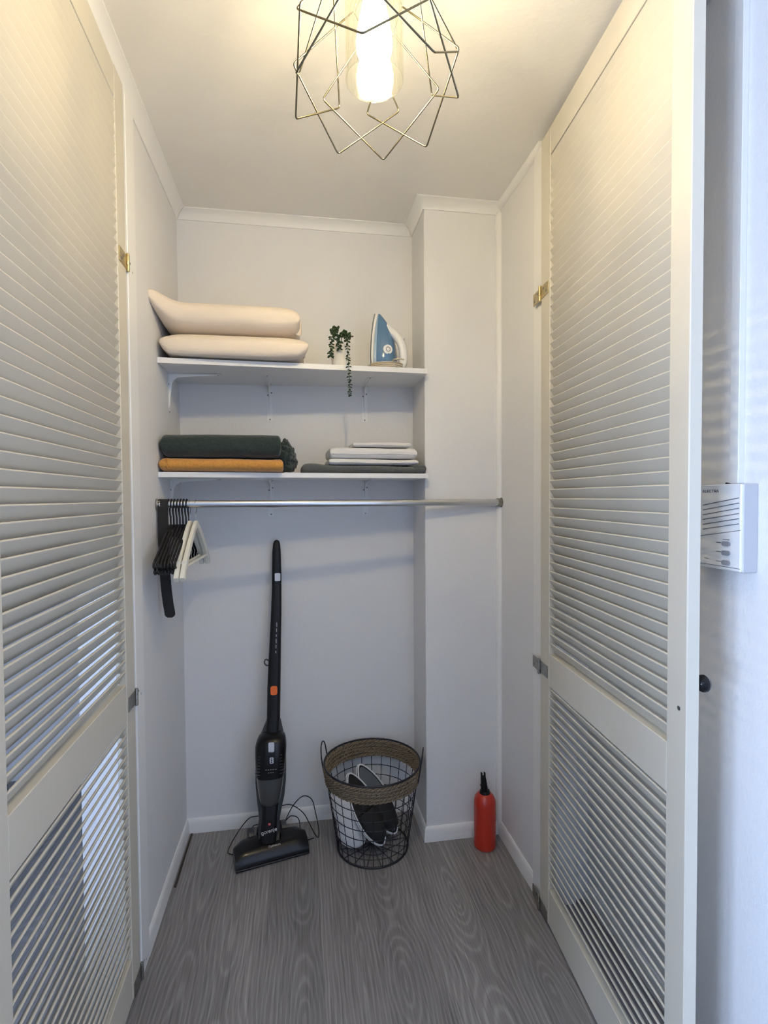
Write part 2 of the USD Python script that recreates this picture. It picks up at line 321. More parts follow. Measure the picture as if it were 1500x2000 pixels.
# ------------------------------------------------------------------ louvred doors, folded back from the closet
def louvre_door(name, hinge, u, n, hinge_metals, knob, screw_at):
    o = np.array([*hinge, 0.0]); u = np.array([*u, 0.0])/np.linalg.norm(u); n = np.array([*n, 0.0])/np.linalg.norm(n); zz = np.array([0, 0, 1.0])
    d = thing(name, kind='structure', loc=o)
    T = frame(np.zeros(3), u, n, zz)
    if np.linalg.det(T[:3, :3]) < 0: flip = True
    else: flip = False
    def put(m):
        m = placed(m, T)
        if flip: m.invert()
        return m
    W, TH, S0, S1 = 0.712, 0.026, 0.070, 0.652
    Z = dict(bot=0.012, b1=0.128, m0=0.770, m1=0.872, t0=2.395, top=2.478)
    obj('stile', put(box(0, S0, -TH, 0, Z['bot'], Z['top'], .002)), 'door', d)
    obj('stile', put(box(S1, W, -TH, 0, Z['bot'], Z['top'], .002)), 'door', d)
    for a, b in ((Z['bot'], Z['b1']), (Z['m0'], Z['m1']), (Z['t0'], Z['top'])):
        obj('rail', put(box(S0, S1, -TH+.001, -.001, a, b, .0015)), 'door', d)
    pitch, tilt = 0.0278, math.radians(58)
    w, t = 0.0395, 0.0055
    for a, b in ((Z['b1'], Z['m0']), (Z['m1'], Z['t0'])):
        k = int(round((b-a-0.012)/pitch)); pp = (b-a-0.014)/k
        for i in range(k):
            zt = a + 0.010 + (i+1)*pp + rng.uniform(-.0006, .0006)
            # section of one slat: its edge on this side is high, it slopes down and away
            dn, dz = -math.cos(tilt), -math.sin(tilt); pn, pz = math.sin(tilt), -math.cos(tilt)
            c = np.array([-TH/2 + 0.0003, zt - 0.0180]); e = np.array([dn, dz])*w/2; f = np.array([-dz*1.0, dn])*t/2
            f = np.array([-e[1], e[0]])/np.linalg.norm(e)*t/2
            tw = rng.uniform(-.02, .02)
            sec = [c-e*.97-f*.6, c-e-f*0, c-e*.97+f*.6, c-e*.9+f, c+e*.9+f, c+e*.97+f*.6, c+e, c+e*.97-f*.6, c+e*.9-f, c-e*.9-f]
            rings = [np.array([(x, s[0], s[1]) for s in sec]) for x in (S0-.004, S1+.004)]
            obj('slat', put(skin(rings)), 'door', d, smooth=50)
    for z, mt in zip((2.005, 0.812, 0.030), hinge_metals):
        hg = obj('hinge', [put(box(-.062, -.006, -.0008, .0022, z-.019, z+.019, .0006)), put(box(.004, .060, -.0005, .0022, z-.019, z+.019, .0006))], mt, d)
        cyl = lathe([(0, z-.024), (.0042, z-.024), (.0048, z-.021), (.0048, z-.008), (.0042, z-.0075), (.0042, z-.007), (.0048, z-.0065), (.0048, z+.0065), (.0042, z+.007), (.0048, z+.0075), (.0048, z+.021), (.0036, z+.024), (0, z+.024)], 12)
        cyl.apply_translation((-.001, .004, 0)); obj('hinge_pin', put(cyl), mt, hg)
        for sx in (-.048, -.026, .024, .046):
            s = lathe([(0, 0), (.0042, 0), (.0035, .0012), (0, .0014)], 10)
            s.apply_transform(frame((sx, .0018, z + (.008 if sx in (-.026, .024) else -.008)), (1, 0, 0), (0, 0, -1), (0, 1, 0)))
            obj('hinge_screw', put(s), 'screw', hg)
    s = lathe([(0, 0), (.0045, 0), (.0045, .0008), (.0032, .0014), (0, .0014)], 12)
    s.apply_transform(frame((screw_at[0], -.0003, screw_at[1]), (1, 0, 0), (0, 0, -1), (0, 1, 0)))
    obj('screw', put(s), 'screw', d)
    if knob:
        kb = lathe([(0, 0), (.007, 0), (.007, .010), (.012, .014), (.0165, .022), (.0165, .028), (.012, .034), (0, .036)], 24)
        kb.apply_transform(frame((W-.024, -TH+.001, knob), (1, 0, 0), (0, 0, 1), (0, -1, 0)))
        obj('door_knob', put(kb), 'gloss', d, label='black round knob')
    return d
louvre_door('door_1', (-0.455, 1.530), (0.010, -1), (1, 0.010), ('brass', 'steel', 'steel'), None, (0.682, 0.94))
louvre_door('door_2', (0.767, 1.574), (-0.0764, -1), (-1, 0.0764), ('brass', 'steel', 'steel'), 1.0, (0.690, 0.955))

# ------------------------------------------------------------------ pendant lamp
LX, LY = 0.146, 0.970
FH, RH = np.array([math.sin(YAW), math.cos(YAW), 0]), np.array([math.cos(YAW), -math.sin(YAW), 0])
lamp = thing('pendant_lamp', 'hanging cage lamp of bent metal wire around a clear glass cylinder and lit bulb', 'lamp', (LX, LY, H))
def lm(m): m = m.copy(); m.apply_translation((0, 0, -H)); return m
obj('canopy', lm(lathe([(0, 2.5), (.05, 2.5), (.05, 2.486), (.044, 2.478), (.012, 2.472), (0, 2.472)], 40)), 'socket', lamp)
obj('stem', lm(lathe([(0, 2.475), (.006, 2.475), (.006, 2.385), (0, 2.385)], 12)), 'socket', lamp)
obj('hub', lm(lathe([(0, 2.386), (.030, 2.386), (.056, 2.372), (.0565, 2.366), (.030, 2.362), (.021, 2.355), (.0205, 2.305), (0, 2.305)], 32)), 'socket', lamp)
gl = [(.0535, 2.366), (.0535, 2.128), (.0530, 2.126), (.0518, 2.126), (.0513, 2.128), (.0513, 2.364)]
a = np.arange(48)*2*np.pi/48
shade = skin([np.stack([r*np.cos(a), r*np.sin(a), np.full(48, z)], 1) for r, z in gl], caps=False)
obj('glass_shade', lm(shade), 'glass', lamp, smooth=40)
obj('bulb', lm(lathe([(0, 2.153), (.010, 2.154), (.020, 2.159), (.028, 2.168), (.0325, 2.181), (.0335, 2.195), (.031, 2.215), (.0265, 2.240), (.0215, 2.262), (.0170, 2.282), (.0150, 2.300), (.0145, 2.306), (0, 2.306)], 32)), 'bulb', lamp, smooth=True)
obj('filament', lm(lathe([(0, 2.180), (.009, 2.181), (.010, 2.186), (.010, 2.214), (.009, 2.219), (0, 2.220)], 16)), 'filament', lamp, smooth=30)
for phi in (-31, 6, 43, 98, 140, 186, 239, 281):
    def cp(dphi, r, z):
        t = math.radians(phi + dphi); return (FH*math.cos(t) + RH*math.sin(t))*r + np.array([0, 0, z-H])
    ap, s0, s1, top = cp(0, .153, 2.080), cp(-50, .155, 2.178), cp(50, .155, 2.178), cp(0, .077, 2.312)
    loop = chain([(s0+ap)/2, ap, s1, top, s0, (s0+ap)/2], .006, 4)[:-1]
    w = obj('cage_wire', tube(loop, .0016, 8, closed=True), 'bronze', lamp, smooth=True)
    root = cp(0, .020, 2.362)
    obj('cage_rib', tube([top, root], .0016, 8), 'bronze', w, smooth=True)

# ------------------------------------------------------------------ shelves with their brackets
def bracket(T, along, drop, m='shelf'):
    """Pressed shelf bracket: flat leg against the wall, flat leg under the board, a raised rib joining them. Local x = out from the wall, z = down from the board."""
    P = []
    P.append(box(0, .0016, -.012, .012, -drop, 0, .0006)); P.append(box(0, along, -.012, .012, -.0016, 0, .0006))
    pts = [(0.0, -drop+.006), (0.004, -drop+.004)]
    rib = [(.001, -drop*.86), (.004, -drop*.80), (.007, -drop*.5), (.013, -.034), (.020, -.022), (.034, -.013), (along*.5, -.008), (along*.86, -.004), (along*.90, -.001), (.001, -.001)]
    r = extrude(rib, .005); r.apply_transform(frame((0, .0025, 0), (1, 0, 0), (0, 0, 1), (0, -1, 0))); P.append(r)
    g = trimesh.util.concatenate(P)
    S = []
    for (x, y, z, flat) in ((.0016, .007, -.030, 0), (.0016, -.007, -.040, 0), (.0016, 0, -drop+.008, 0), (along-.010, 0, -.0016, 1), (.030, .007, -.0016, 1)):
        s = lathe([(0, 0), (.0034, 0), (.0026, .0014), (0, .0016)], 10)
        s.apply_transform(frame((x, y, z), (0, 1, 0), (0, 0, 1), (1, 0, 0)) if not flat else frame((x, y, z), (1, 0, 0), (0, -1, 0), (0, 0, -1)))
        S.append(placed(s, T))
    return placed(g, T), S
def shelf(name, label, fl, fr, zl, zr, th, drop):
    sh = thing(name, label, 'shelf', (XL, YB, (zl+zr)/2))
    b = 0.0012
    foot = [(XL+.0005, fl), (XP-.0005 if False else XP+.0, fr), (XP, YB), (XL+.0005, YB)]
    V = []
    for zo in (0, -th):
        for (x, y) in foot: V.append((x, y, (zl if x < 0 else zr) + zo))
    V = np.array(V); bd = trimesh.convex.convex_hull(V)
    # eased front edge
    obj('board', bd, 'shelf', sh, smooth=False, world=True)
    def br(pos, out, L, D):
        out = np.array(out, float); T = frame(pos, out, np.cross((0, 0, 1), out), (0, 0, 1))
        g, S = bracket(T, L, D); bp = obj('bracket', g, 'shelf', sh, world=True)
        for s in S: obj('screw', s, 'screw', bp, world=True)
    zu = (zl+zr)/2 - th
    br((XL, 2.022, zl-th), (1, 0, 0), .185, drop)
    br((-0.112, YB, zl*.65+zr*.35-th), (0, -1, 0), .185, drop)
    br((0.279, YB, zl*.25+zr*.75-th), (0, -1, 0), .185, drop)
    return sh
shelf('shelf', 'white upper wall shelf on three brackets, holding pillows, plant and clothes iron', 1.866, 1.938, 1.838, 1.848, .0185, .147)
shelf('shelf', 'white lower wall shelf above the clothes rod, holding blankets and towels', 1.850, 1.934, 1.4525, 1.4515, .0175, .147)

# ------------------------------------------------------------------ clothes rod
RA, RB = np.array([XL, 1.825, 1.3440]), np.array([XR, 1.965, 1.3395])
rd = (RB-RA)/np.linalg.norm(RB-RA)
def rod_at(x): return RA + (RB-RA)*(x-XL)/(XR-XL)
rod = thing('clothes_rod', 'chrome clothes rod spanning the closet below the lower shelf', 'rod', RA)
obj('tube', tube([RA+rd*.002, RB-rd*.002], .0132, 24), 'chrome', rod, smooth=30, world=True)
for e, s in ((RA, 1), (RB, -1)):
    x = rd*s
    obj('end_socket', tube([e+x*.0005, e+x*.004, e+x*.0041, e+x*.018], [.0190, .0190, .0165, .0165], 20), 'steel', rod, smooth=30, world=True)

# ------------------------------------------------------------------ hangers
def hook(r_in, rw, rise, bend=0.0):
    """Hook over the rod (rod axis = x, through the origin), then a stem down to z = -rise."""
    pts = []
    for t in np.linspace(math.radians(-35), math.radians(180), 12):
        pts.append((0, -math.cos(t)*r_in*-1*-1, math.sin(t)*r_in))
    pts = [(0, y, z) for _, y, z in pts]
    pts += [(0, r_in*1.0, -.012), (bend*.1, r_in*.75, -.022), (bend*.6, r_in*.2, -.034), (bend, 0, -.045), (bend, 0, -rise)]
    return tube(bezier(pts, 3), rw, 8)
def black_hanger(path_label, x, rz, first=None):
    p = rod_at(x)
    if first is not None:
        r = thing('clothes_hanger', path_label, 'hanger', p, rz, 'black plastic hangers on the rod')
        r.GetReferences().AddInternalReference(first.GetPath()); r.SetInstanceable(True)
        return r
    h = thing('clothes_hanger', path_label, 'hanger', p, rz, 'black plastic hangers on the rod')
    obj('hook', hook(.0165, .0024, .072, .006), 'hangerblack', h, smooth=True)
    arm = bezier([(.006, -.205, -.168), (.006, -.150, -.139), (.006, -.080, -.103), (.006, -.030, -.078), (.006, 0, -.070), (.006, .030, -.078), (.006, .080, -.103), (.006, .150, -.139), (.006, .205, -.168)], 5)
    obj('shoulder_arm', tube(arm, .0044, 8), 'hangerblack', h, smooth=True)
    for s in (-1, 1):
        obj('notch', tube(bezier([(.006, s*.200, -.166), (.006, s*.212, -.173), (.006, s*.214, -.182), (.006, s*.206, -.186), (.006, s*.200, -.192), (.006, s*.206, -.199), (.006, s*.198, -.204)], 4), .0042, 8), 'hangerblack', h, smooth=True)
    obj('trouser_bar', tube([(.006, -.199, -.203), (.006, .199, -.203)], .0030, 8), 'hangerblack', h, smooth=True)
    obj('cross_piece', tube(bezier([(.006, -.078, -.104), (.006, -.03, -.098), (.006, 0, -.096), (.006, .03, -.098), (.006, .078, -.104)], 4), .0026, 8), 'hangerblack', h, smooth=True)
    return h
first = None
xs = [-.427, -.4175, -.408, -.3985, -.389, -.3795, -.370]
ordinal = ['first', 'second', 'third', 'fourth', 'fifth', 'sixth', 'seventh']
for i, x in enumerate(xs):
    words = ordinal[i] + ' thin black plastic hanger counting from the black strap' + (', next to the ivory hangers' if i == 6 else ', in the tight row')
    h = black_hanger(words, x, 0.0, first)
    if first is None: first = h
def wood_hanger(label, x, rz, m, z0):
    h = thing('wooden_hanger', label, 'hanger', rod_at(x), rz, None)
    obj('hook', hook(.0160, .0013, .072, .0), 'chrome', h, smooth=True)
    for s in (-1, 1):
        c = bezier([(0, 0, -.066), (0, s*.042, -.084), (0, s*.12, -.134), (0, s*.185, -.181), (0, s*.222, -.222)], 6)
        rings = []
        for i, q_ in enumerate(c):
            t = i/(len(c)-1); w_ = .0058 + .0022*t; hh = .0115 - .001*t
            nrm = np.array(c[min(i+1, len(c)-1)]) - np.array(c[max(i-1, 0)]); nrm /= np.linalg.norm(nrm); up = np.cross((1, 0, 0), nrm)*(1 if s > 0 else -1)
            ring = [np.array(q_) + np.array([1, 0, 0])*a_*w_ + up*b_*hh for a_, b_ in ((-1, -.7), (-.7, -1), (.7, -1), (1, -.7), (1, .7), (.7, 1), (-.7, 1), (-1, .7))]
            rings.append(np.array(ring))
        obj('shoulder_arm', skin(rings), m, h, smooth=40)
        obj('notch', tube([(0, s*.194, -.187+.0115), (0, s*.196, -.189+.0135)], .0085, 8), m, h)
    obj('trouser_bar', tube([(0, -.192, -.190), (0, .192, -.190)], .0052, 10), m, h, smooth=30)
    return h
wood_hanger('ivory white wooden hanger squeezed against the black hangers', -.3615, 0.5, 'ivoryhanger', 0)
wood_hanger('ivory white wooden hanger at the free right end of the row', -.3425, 0.0, 'ivoryhanger', 0)

# broad black band hanging beside the left wall
bp = rod_at(-.441)
band = thing('strap', 'long flat black strap hanging from the rod beside the left wall', 'strap', bp)
ring = []
pts = [(0, 0.0145*math.cos(t), 0.0145*math.sin(t)) for t in np.linspace(math.pi*-0.1, math.pi, 10)] + [(-.000, -.0155, -.05), (0.001, -.017, -.15), (.006, -.022, -.25), (.013, -.026, -.32), (.018, -.027, -.352), (.0195, -.027, -.372)]
pts = bezier(pts, 4)
for i, c in enumerate(pts):
    t = i/(len(pts)-1); w_ = .0165
    if t > .96: w_ *= math.sqrt(max(.05, 1-((t-.96)/.045)**2))
    cen = np.array(c); d_ = np.array(pts[min(i+1, len(pts)-1)]) - np.array(pts[max(i-1, 0)]); d_ /= np.linalg.norm(d_)
    nn = np.cross(d_, (1, 0, 0)); nn /= np.linalg.norm(nn)
    ring.append(np.array([cen + np.array([1, 0, 0])*a_*w_ + nn*b_*.0032 for a_, b_ in ((-1, -.4), (-.93, -1), (.93, -1), (1, -.4), (1, .4), (.93, 1), (-.93, 1), (-1, .4))]))
obj('band', skin(ring), 'band', band, smooth=40)
obj('ring_clip', tube([(-.012, -.012, .012), (-.010, -.0165, .004), (-.0095, -.018, -.006)], .0016, 8), 'chrome', band, smooth=True)

# ------------------------------------------------------------------ trailing plant in a small white pot
def leaf(size):
    """Small fleshy drop-shaped leaf, tip along +x."""
    prof = [(0, 0), (.18, .20), (.45, .42), (.70, .44), (.90, .24), (1.0, .04)]
    rings = []
    for t, r in prof:
        rings.append(np.array([(t, r*math.cos(a_)*.9 + 1e-5, r*.42*math.sin(a_)) for a_ in np.linspace(0, 2*math.pi, 6, endpoint=False)])*size)
    return skin(rings)
plant = thing('trailing_plant', 'small trailing succulent with bead-like dark green leaves hanging over the shelf edge', 'plant', (.157, 1.945, 1.842))
pot = lathe([(0, 0), (.026, 0), (.030, .004), (.037, .074), (.039, .078), (.036, .079), (.033, .070), (0, .066)], 32)
obj('pot', pot, 'pot', plant, smooth=40, label='white tapered pot')
stems = [([(.0, .0, .068), (.008, -.030, .112), (.014, -.052, .108), (.020, -.068, .080), (.022, -.074, .030), (.025, -.080, -.03), (.027, -.082, -.085), (.027, -.080, -.118)], .0140, 34, 'main'),
         ([(.0, .0, .068), (-.012, -.030, .128), (-.022, -.048, .122), (-.034, -.056, .092), (-.036, -.058, .05), (-.038, -.058, .022)], .0140, 22, 'm2'),
         ([(.0, .0, .068), (-.004, -.024, .110), (-.010, -.042, .098), (-.008, -.046, .072), (-.006, -.047, .055)], .0130, 12, 'm3'),
         ([(.0, .0, .068), (-.020, -.01, .115), (-.030, -.036, .128), (-.026, -.040, .112)], .0130, 10, 'm4'),
         ([(.0, .0, .068), (.010, -.022, .124), (.024, -.046, .112), (.036, -.052, .098)], .0120, 9, 'm5')]
for si, (pts, size, cnt, _) in enumerate(stems):
    c = bezier(pts, 10)
    st = obj('stem', tube(c, .0009, 6), 'stem', plant, smooth=True)
    arc = np.linspace(.12, 1, cnt)
    for i, t in enumerate(arc):
        k = min(int(t*(len(c)-1)), len(c)-2); p = np.array(c[k]); d_ = np.array(c[k+1])-p; d_ /= np.linalg.norm(d_)
        for side in range(2):
            az = i*2.2 + side*math.pi + rng.uniform(-.4, .4)
            a0 = np.cross(d_, (0.3, 0.2, 0.9)); a0 /= np.linalg.norm(a0); b0 = np.cross(d_, a0)
            x = (a0*math.cos(az)+b0*math.sin(az))*.9 + d_*.45; x /= np.linalg.norm(x)
            y = np.cross(d_, x); y /= np.linalg.norm(y); z = np.cross(x, y)
            s = size*(1.05-.30*t*(si == 0))*rng.uniform(.85, 1.1)
            obj('leaf', placed(leaf(s), frame(p, x, y, z)), 'leafred' if (si == 4 and i > 7) else 'leaf', st, smooth=True)

# ------------------------------------------------------------------ clothes iron standing on its heel
iron = thing('clothes_iron', 'blue and white clothes iron standing upright on its heel on the shelf', 'iron', (.300, 2.045, 1.848), 0)
def sole_half(s):                                    # half width of the soleplate at height s (0 heel, 1 tip)
    return .054*(1-max(0, (s-.12)/.88)**1.9)**.9 if s > .12 else .050+.004*(s/.12)
HT = .234
yaw = math.radians(-28)
nX = np.array([math.cos(yaw), math.sin(yaw), 0]); wX = np.array([-math.sin(yaw), math.cos(yaw), 0])   # nX: from sole towards the handle; wX: across
def iron_ring(s, d0, d1, k=1.0, n=5):
    w = max(sole_half(s)*k, .0012)
    q = [(-w, d0), (-w*.98, d0+(d1-d0)*.35), (-w*.80, d0+(d1-d0)*.8), (-w*.45, d1), (w*.45, d1), (w*.80, d0+(d1-d0)*.8), (w*.98, d0+(d1-d0)*.35), (w, d0)]
    return np.array([wX*a_ + nX*b_ + np.array([0, 0, .020+s*(HT-.022)]) for a_, b_ in q])
S = np.linspace(0, 1, 22)
obj('soleplate', skin([iron_ring(s, 0, .006) for s in S]), 'chrome', iron, smooth=40)
obj('skirt', skin([iron_ring(s, .006, .018, .99) for s in S]), 'white', iron, smooth=40)
obj('body', skin([iron_ring(s, .018, .018+.064*(1-s**3.0)+.004, .95) for s in S*.985]), 'ironblue', iron, smooth=50)
obj('side_stripe', skin([iron_ring(s, .016, .022+.064*(1-s**3.0)*.32, .972) for s in S*.99]), 'ironpale', iron, smooth=50)
def hring(p, w, h2): 
    return np.array([p + wX*w*math.cos(a_) + np.array([0, 0, 0]) + h2*math.sin(a_) for a_ in np.linspace(0, 2*math.pi, 14, endpoint=False)])
hp = bezier([nX*.012+np.array([0, 0, .215]), nX*.034+np.array([0, 0, .196]), nX*.060+np.array([0, 0, .165]), nX*.090+np.array([0, 0, .135]), nX*.112+np.array([0, 0, .100]), nX*.118+np.array([0, 0, .060]), nX*.112+np.array([0, 0, .024]), nX*.085+np.array([0, 0, .012])], 5)
rings = []
for i, p in enumerate(hp):
    d_ = np.array(hp[min(i+1, len(hp)-1)])-np.array(hp[max(i-1, 0)]); d_ /= np.linalg.norm(d_); nn = np.cross(d_, wX)
    t = i/(len(hp)-1); rings.append(hring(np.array(p), .006+.014*math.sin(math.pi*min(1, t*1.1))**.7, nn*(.004+.012*min(1, t*3))))
obj('handle', skin(rings), 'white', iron, smooth=40)
obj('heel', placed(box(-.048, .048, .0, .100, 0, .026, .006), frame((0, 0, 0), wX, nX, (0, 0, 1))), 'white', iron)
dialc = nX*.066 - wX*.036 + np.array([0, 0, .078]); dn = (nX*.62 - wX*.78); dn /= np.linalg.norm(dn); dz = np.array([0, 0, 1.0]); dx = np.cross(dz, dn)
dial = obj('dial', placed(lathe([(0, 0), (.0185, 0), (.0180, .006), (.013, .0075), (0, .0075)], 28), frame(dialc, dx, dz, dn)), 'white', iron, smooth=30)
obj('dial_ring', placed(tube([(.0085*math.cos(t), .0085*math.sin(t), .0078) for t in np.linspace(0, 2*math.pi, 24, endpoint=False)], .0009, 6, True), frame(dialc, dx, dz, dn)), 'charcoal', dial)
for s_ in (.10, .14): obj('button', placed(box(-.008, .008, 0, .006, 0, .010, .002), frame(nX*.118+np.array([0, 0, s_-.02]), wX, nX, (0, 0, 1))), 'white', iron)
loops = []
for k in range(4):
    for t in np.linspace(0, 2*math.pi, 28, endpoint=False):
        a_ = .062 + .004*math.sin(t*3+k); b_ = .066 + .004*math.cos(t*2+k)
        loops.append(wX*a_*math.cos(t) + nX*(.048+b_*math.sin(t)) + np.array([0, 0, .004 + .0062*(k + t/(2*math.pi)) + .0012*math.sin(t*2+k)]))
loops += [wX*-.066+nX*.100+np.array([0, 0, .030]), wX*-.058+nX*.120+np.array([0, 0, .034]), wX*-.05+nX*.135+np.array([0, 0, .030])]
obj('power_cord', tube(loops, .0030, 8), 'cord', iron, smooth=True, label='beige braided cord wound around the heel')

# ------------------------------------------------------------------ folded blankets and towels on the lower shelf
def fold(L, W, Hh, layers=1, seed=0, amp=.003, bulge=.5, nx=60, front_round=.5, sag=0.0):
    """Folded cloth: rounded fold at the front (-y), length along x, resting on z = 0."""
    n = 40; rings = []; er = min(.0135, L*.2)
    us = np.concatenate([[0, .0008, .0025, .005, .009], np.linspace(er, L-er, nx), [L-.009, L-.005, L-.0025, L-.0008, L]])
    for xx in us:
        x = xx - L/2; e = min(xx, L-xx)
        k = math.sqrt(max(0, 1-(1-min(1, e/er))**2))*.62 + .38 if e < er else 1.0
        ring = []
        for j in range(n):
            a_ = 2*math.pi*j/n; c_, s_ = math.cos(a_), math.sin(a_)
            y = (W/2*(.96+.04*k))*np.sign(c_)*abs(c_)**(.30); z = Hh/2*k*np.sign(s_)*abs(s_)**(.85 if c_ < 0 else .45)
            ring.append((x, y, Hh/2 + z))
        rings.append(np.array(ring))
    m = skin(rings); v = np.array(m.vertices)
    nz = meshkit.fbm(v*np.array([9, 14, 26.0]) + seed*11.3, 4, seed) - .5; nb = meshkit.fbm(v*np.array([4.5, 4, 6.0]) + seed*5.1, 2, seed+9) - .5
    keep = np.clip(v[:, 2]/Hh, 0, 1)
    v[:, 2] += (nz*amp*1.6 + nb*amp*4.2)*keep
    v[:, 1] += (nz*amp*1.5 + nb*amp*2.5)*(v[:, 1] < 0)
    v[:, 0] += (nb*amp*3.0)*(np.abs(v[:, 0]) > L*.47)
    v[:, 2] = np.maximum(v[:, 2], 0)
    m.vertices = v
    return m
def soft_flap(x0, x1, y, za, zb):
    P = bezier([(x0, y-.010, (za+zb)/2), ((x0+x1)/2, y, (za+zb)/2), (x1, y-.004, (za+zb)/2)], 4)
    rings = []
    for i, p in enumerate(P):
        hh = (zb-za)/2
        rings.append(np.array([np.array(p)+np.array([.001*math.cos(a_), .0035*math.cos(a_), hh*math.sin(a_)]) for a_ in np.linspace(0, 2*math.pi, 16, endpoint=False)]))
    return skin(rings)
def crease(L, y, z, seed, r=.0012):
    return tube([(x, y + .001*math.sin(x*40+seed), z + .0012*math.sin(x*23+seed*2)) for x in np.linspace(-L/2+.006, L/2-.006, 30)], r, 6)
def cushion(label, cx, cy, z0, L, W, Hh, seed, flap, ear=None, sag=0.0):
    t = thing('pillow', label, 'pillow', (cx, cy, z0))
    nx, n = 64, 40; rings = []
    for i in range(nx):
        u = math.sin((i/(nx-1)-.5)*math.pi); k = max(1e-3, 1-abs(u)**9)**.42
        ring = []
        for j in range(n):
            a_ = 2*math.pi*j/n; c_, s_ = math.cos(a_), math.sin(a_)
            ring.append((u*L/2, W/2*(.90+.10*k)*np.sign(c_)*abs(c_)**.55, Hh/2 + Hh/2*k*np.sign(s_)*abs(s_)**.75))
        rings.append(np.array(ring))
    m = skin(rings); v = np.array(m.vertices)
    nb = meshkit.fbm(v*np.array([5, 6, 9.0]) + seed*5.1, 3, seed) - .5
    v[:, 2] += nb*.010*np.clip(v[:, 2]/Hh, 0, 1); v[:, 1] += nb*.016*(v[:, 1] < 0)
    if sag:
        fr = np.clip((-v[:, 1] - W/2 + .075)/.06, 0, 1); v[:, 2] -= sag*fr*fr*np.clip(1.2-v[:, 2]/Hh, 0, 1)*np.clip((L/2-np.abs(v[:, 0]))/.03, 0, 1)
    for (sx, sy, dx, dy, dz) in ear or ():
        wgt = np.exp(-(((v[:, 0]-sx*L/2)/.040)**2 + ((v[:, 1]-sy*W/2)/.075)**2)); v += wgt[:, None]*np.array([dx, dy, dz])
    m.vertices = v
    obj('cushion', m, 'pillow', t, smooth=True)
    x0, x1, y, za, zb = flap
    obj('flap', soft_flap(x0, x1, y, za, zb), 'pillow', t, smooth=True)
    return t
cushion('plump cream pillow lying directly on the upper shelf under another pillow', -.214, 2.010, 1.8465, .480, .345, .084, 1, (.224, .243, -.100, .016, .056), ear=[(1, -1, .016, -.004, .002)], sag=.016)
cushion('plump cream pillow stacked on top of the other one', -.222, 2.008, 1.9315, .470, .345, .104, 2, (.218, .238, -.092, .012, .062), ear=[(-1, -1, -.016, -.075, .034)])

ZS = 1.4526
mb = thing('blanket', 'folded mustard yellow plush blanket under the green one on the lower shelf', 'blanket', (-.2565, 2.005, ZS), 0.6)
obj('folded_cloth', fold(.408, .330, .050, seed=3, amp=.0035), 'mustard', mb, smooth=True)
obj('fold_crease', tube(bezier([(-.178, -.1655, .046), (-.174, -.1672, .034), (-.177, -.1668, .020), (-.171, -.1655, .008)], 5), [.0012]*6+[.0020]*5+[.0012]*5, 6), 'mustard', mb, smooth=True)
gb = thing('blanket', 'folded dark green plush blanket on top of the mustard one', 'blanket', (-.2575, 2.005, ZS+.0525), 0.6)
obj('folded_cloth', fold(.396, .320, .081, seed=8, amp=.0045), 'green', gb, smooth=True)
ico = trimesh.creation.icosphere(4); v = np.array(ico.vertices)
dsp = meshkit.fbm(v*2.6+3, 4, 4) - .5; rid = np.abs(np.sin(v[:, 2]*13 + meshkit.fbm(v*2, 3, 2)*9))
v = v*(1 + dsp[:, None]*.46 + (rid[:, None]-.5)*.12); v *= np.array([.038, .085, .064]); v[:, 0] *= 1.05 - 5.5*np.clip(v[:, 2], -.06, .06); v[:, 2] = np.maximum(v[:, 2]*(1.0), -.052)
ico.vertices = v; ico.apply_translation((.209, -.03, .008))
obj('ruffled_edge', ico, 'green', gb, smooth=True)
gt = thing('towel', 'dark grey terry towel spread flat beneath the white towels', 'towel', (.243, 2.045, ZS-.0006), 2.0)
m = fold(.462, .220, .030, seed=12, amp=.003); v = np.array(m.vertices); lift = np.exp(-((v[:, 0]+.20)/.05)**2)*.010; v[:, 2] += lift*np.clip(v[:, 2]/.03, 0, 1); m.vertices = v
obj('folded_cloth', m, 'greyterry', gt, smooth=True)
obj('rolled_end', placed(fold(.05, .06, .036, seed=15, amp=.003, nx=16), frame((.205, -.078, 0.0), (.92, .39, 0), (-.39, .92, 0), (0, 0, 1))), 'greyterry', gt, smooth=True)
for nm, (cx, z0, L, W, Hh, sd, rz) in {'folded white terry towel lying directly on the grey towel': (.281, .0312, .345, .185, .024, 21, 2.0),
        'thickest folded white terry towel, middle of the white stack': (.281, .0560, .336, .180, .044, 22, 2.5),
        'small thin folded white towel on top of the white stack': (.316, .1010, .226, .150, .020, 23, 2.0)}.items():
    t = thing('towel', nm, 'towel', (cx, 2.045, ZS+z0), rz)
    obj('folded_cloth', fold(L, W, Hh, seed=sd, amp=.0026), 'terry', t, smooth=True)
    obj('fold_edge', crease(L, -W/2-.0012, Hh*.40, sd, .0016), 'terry', t, smooth=True)

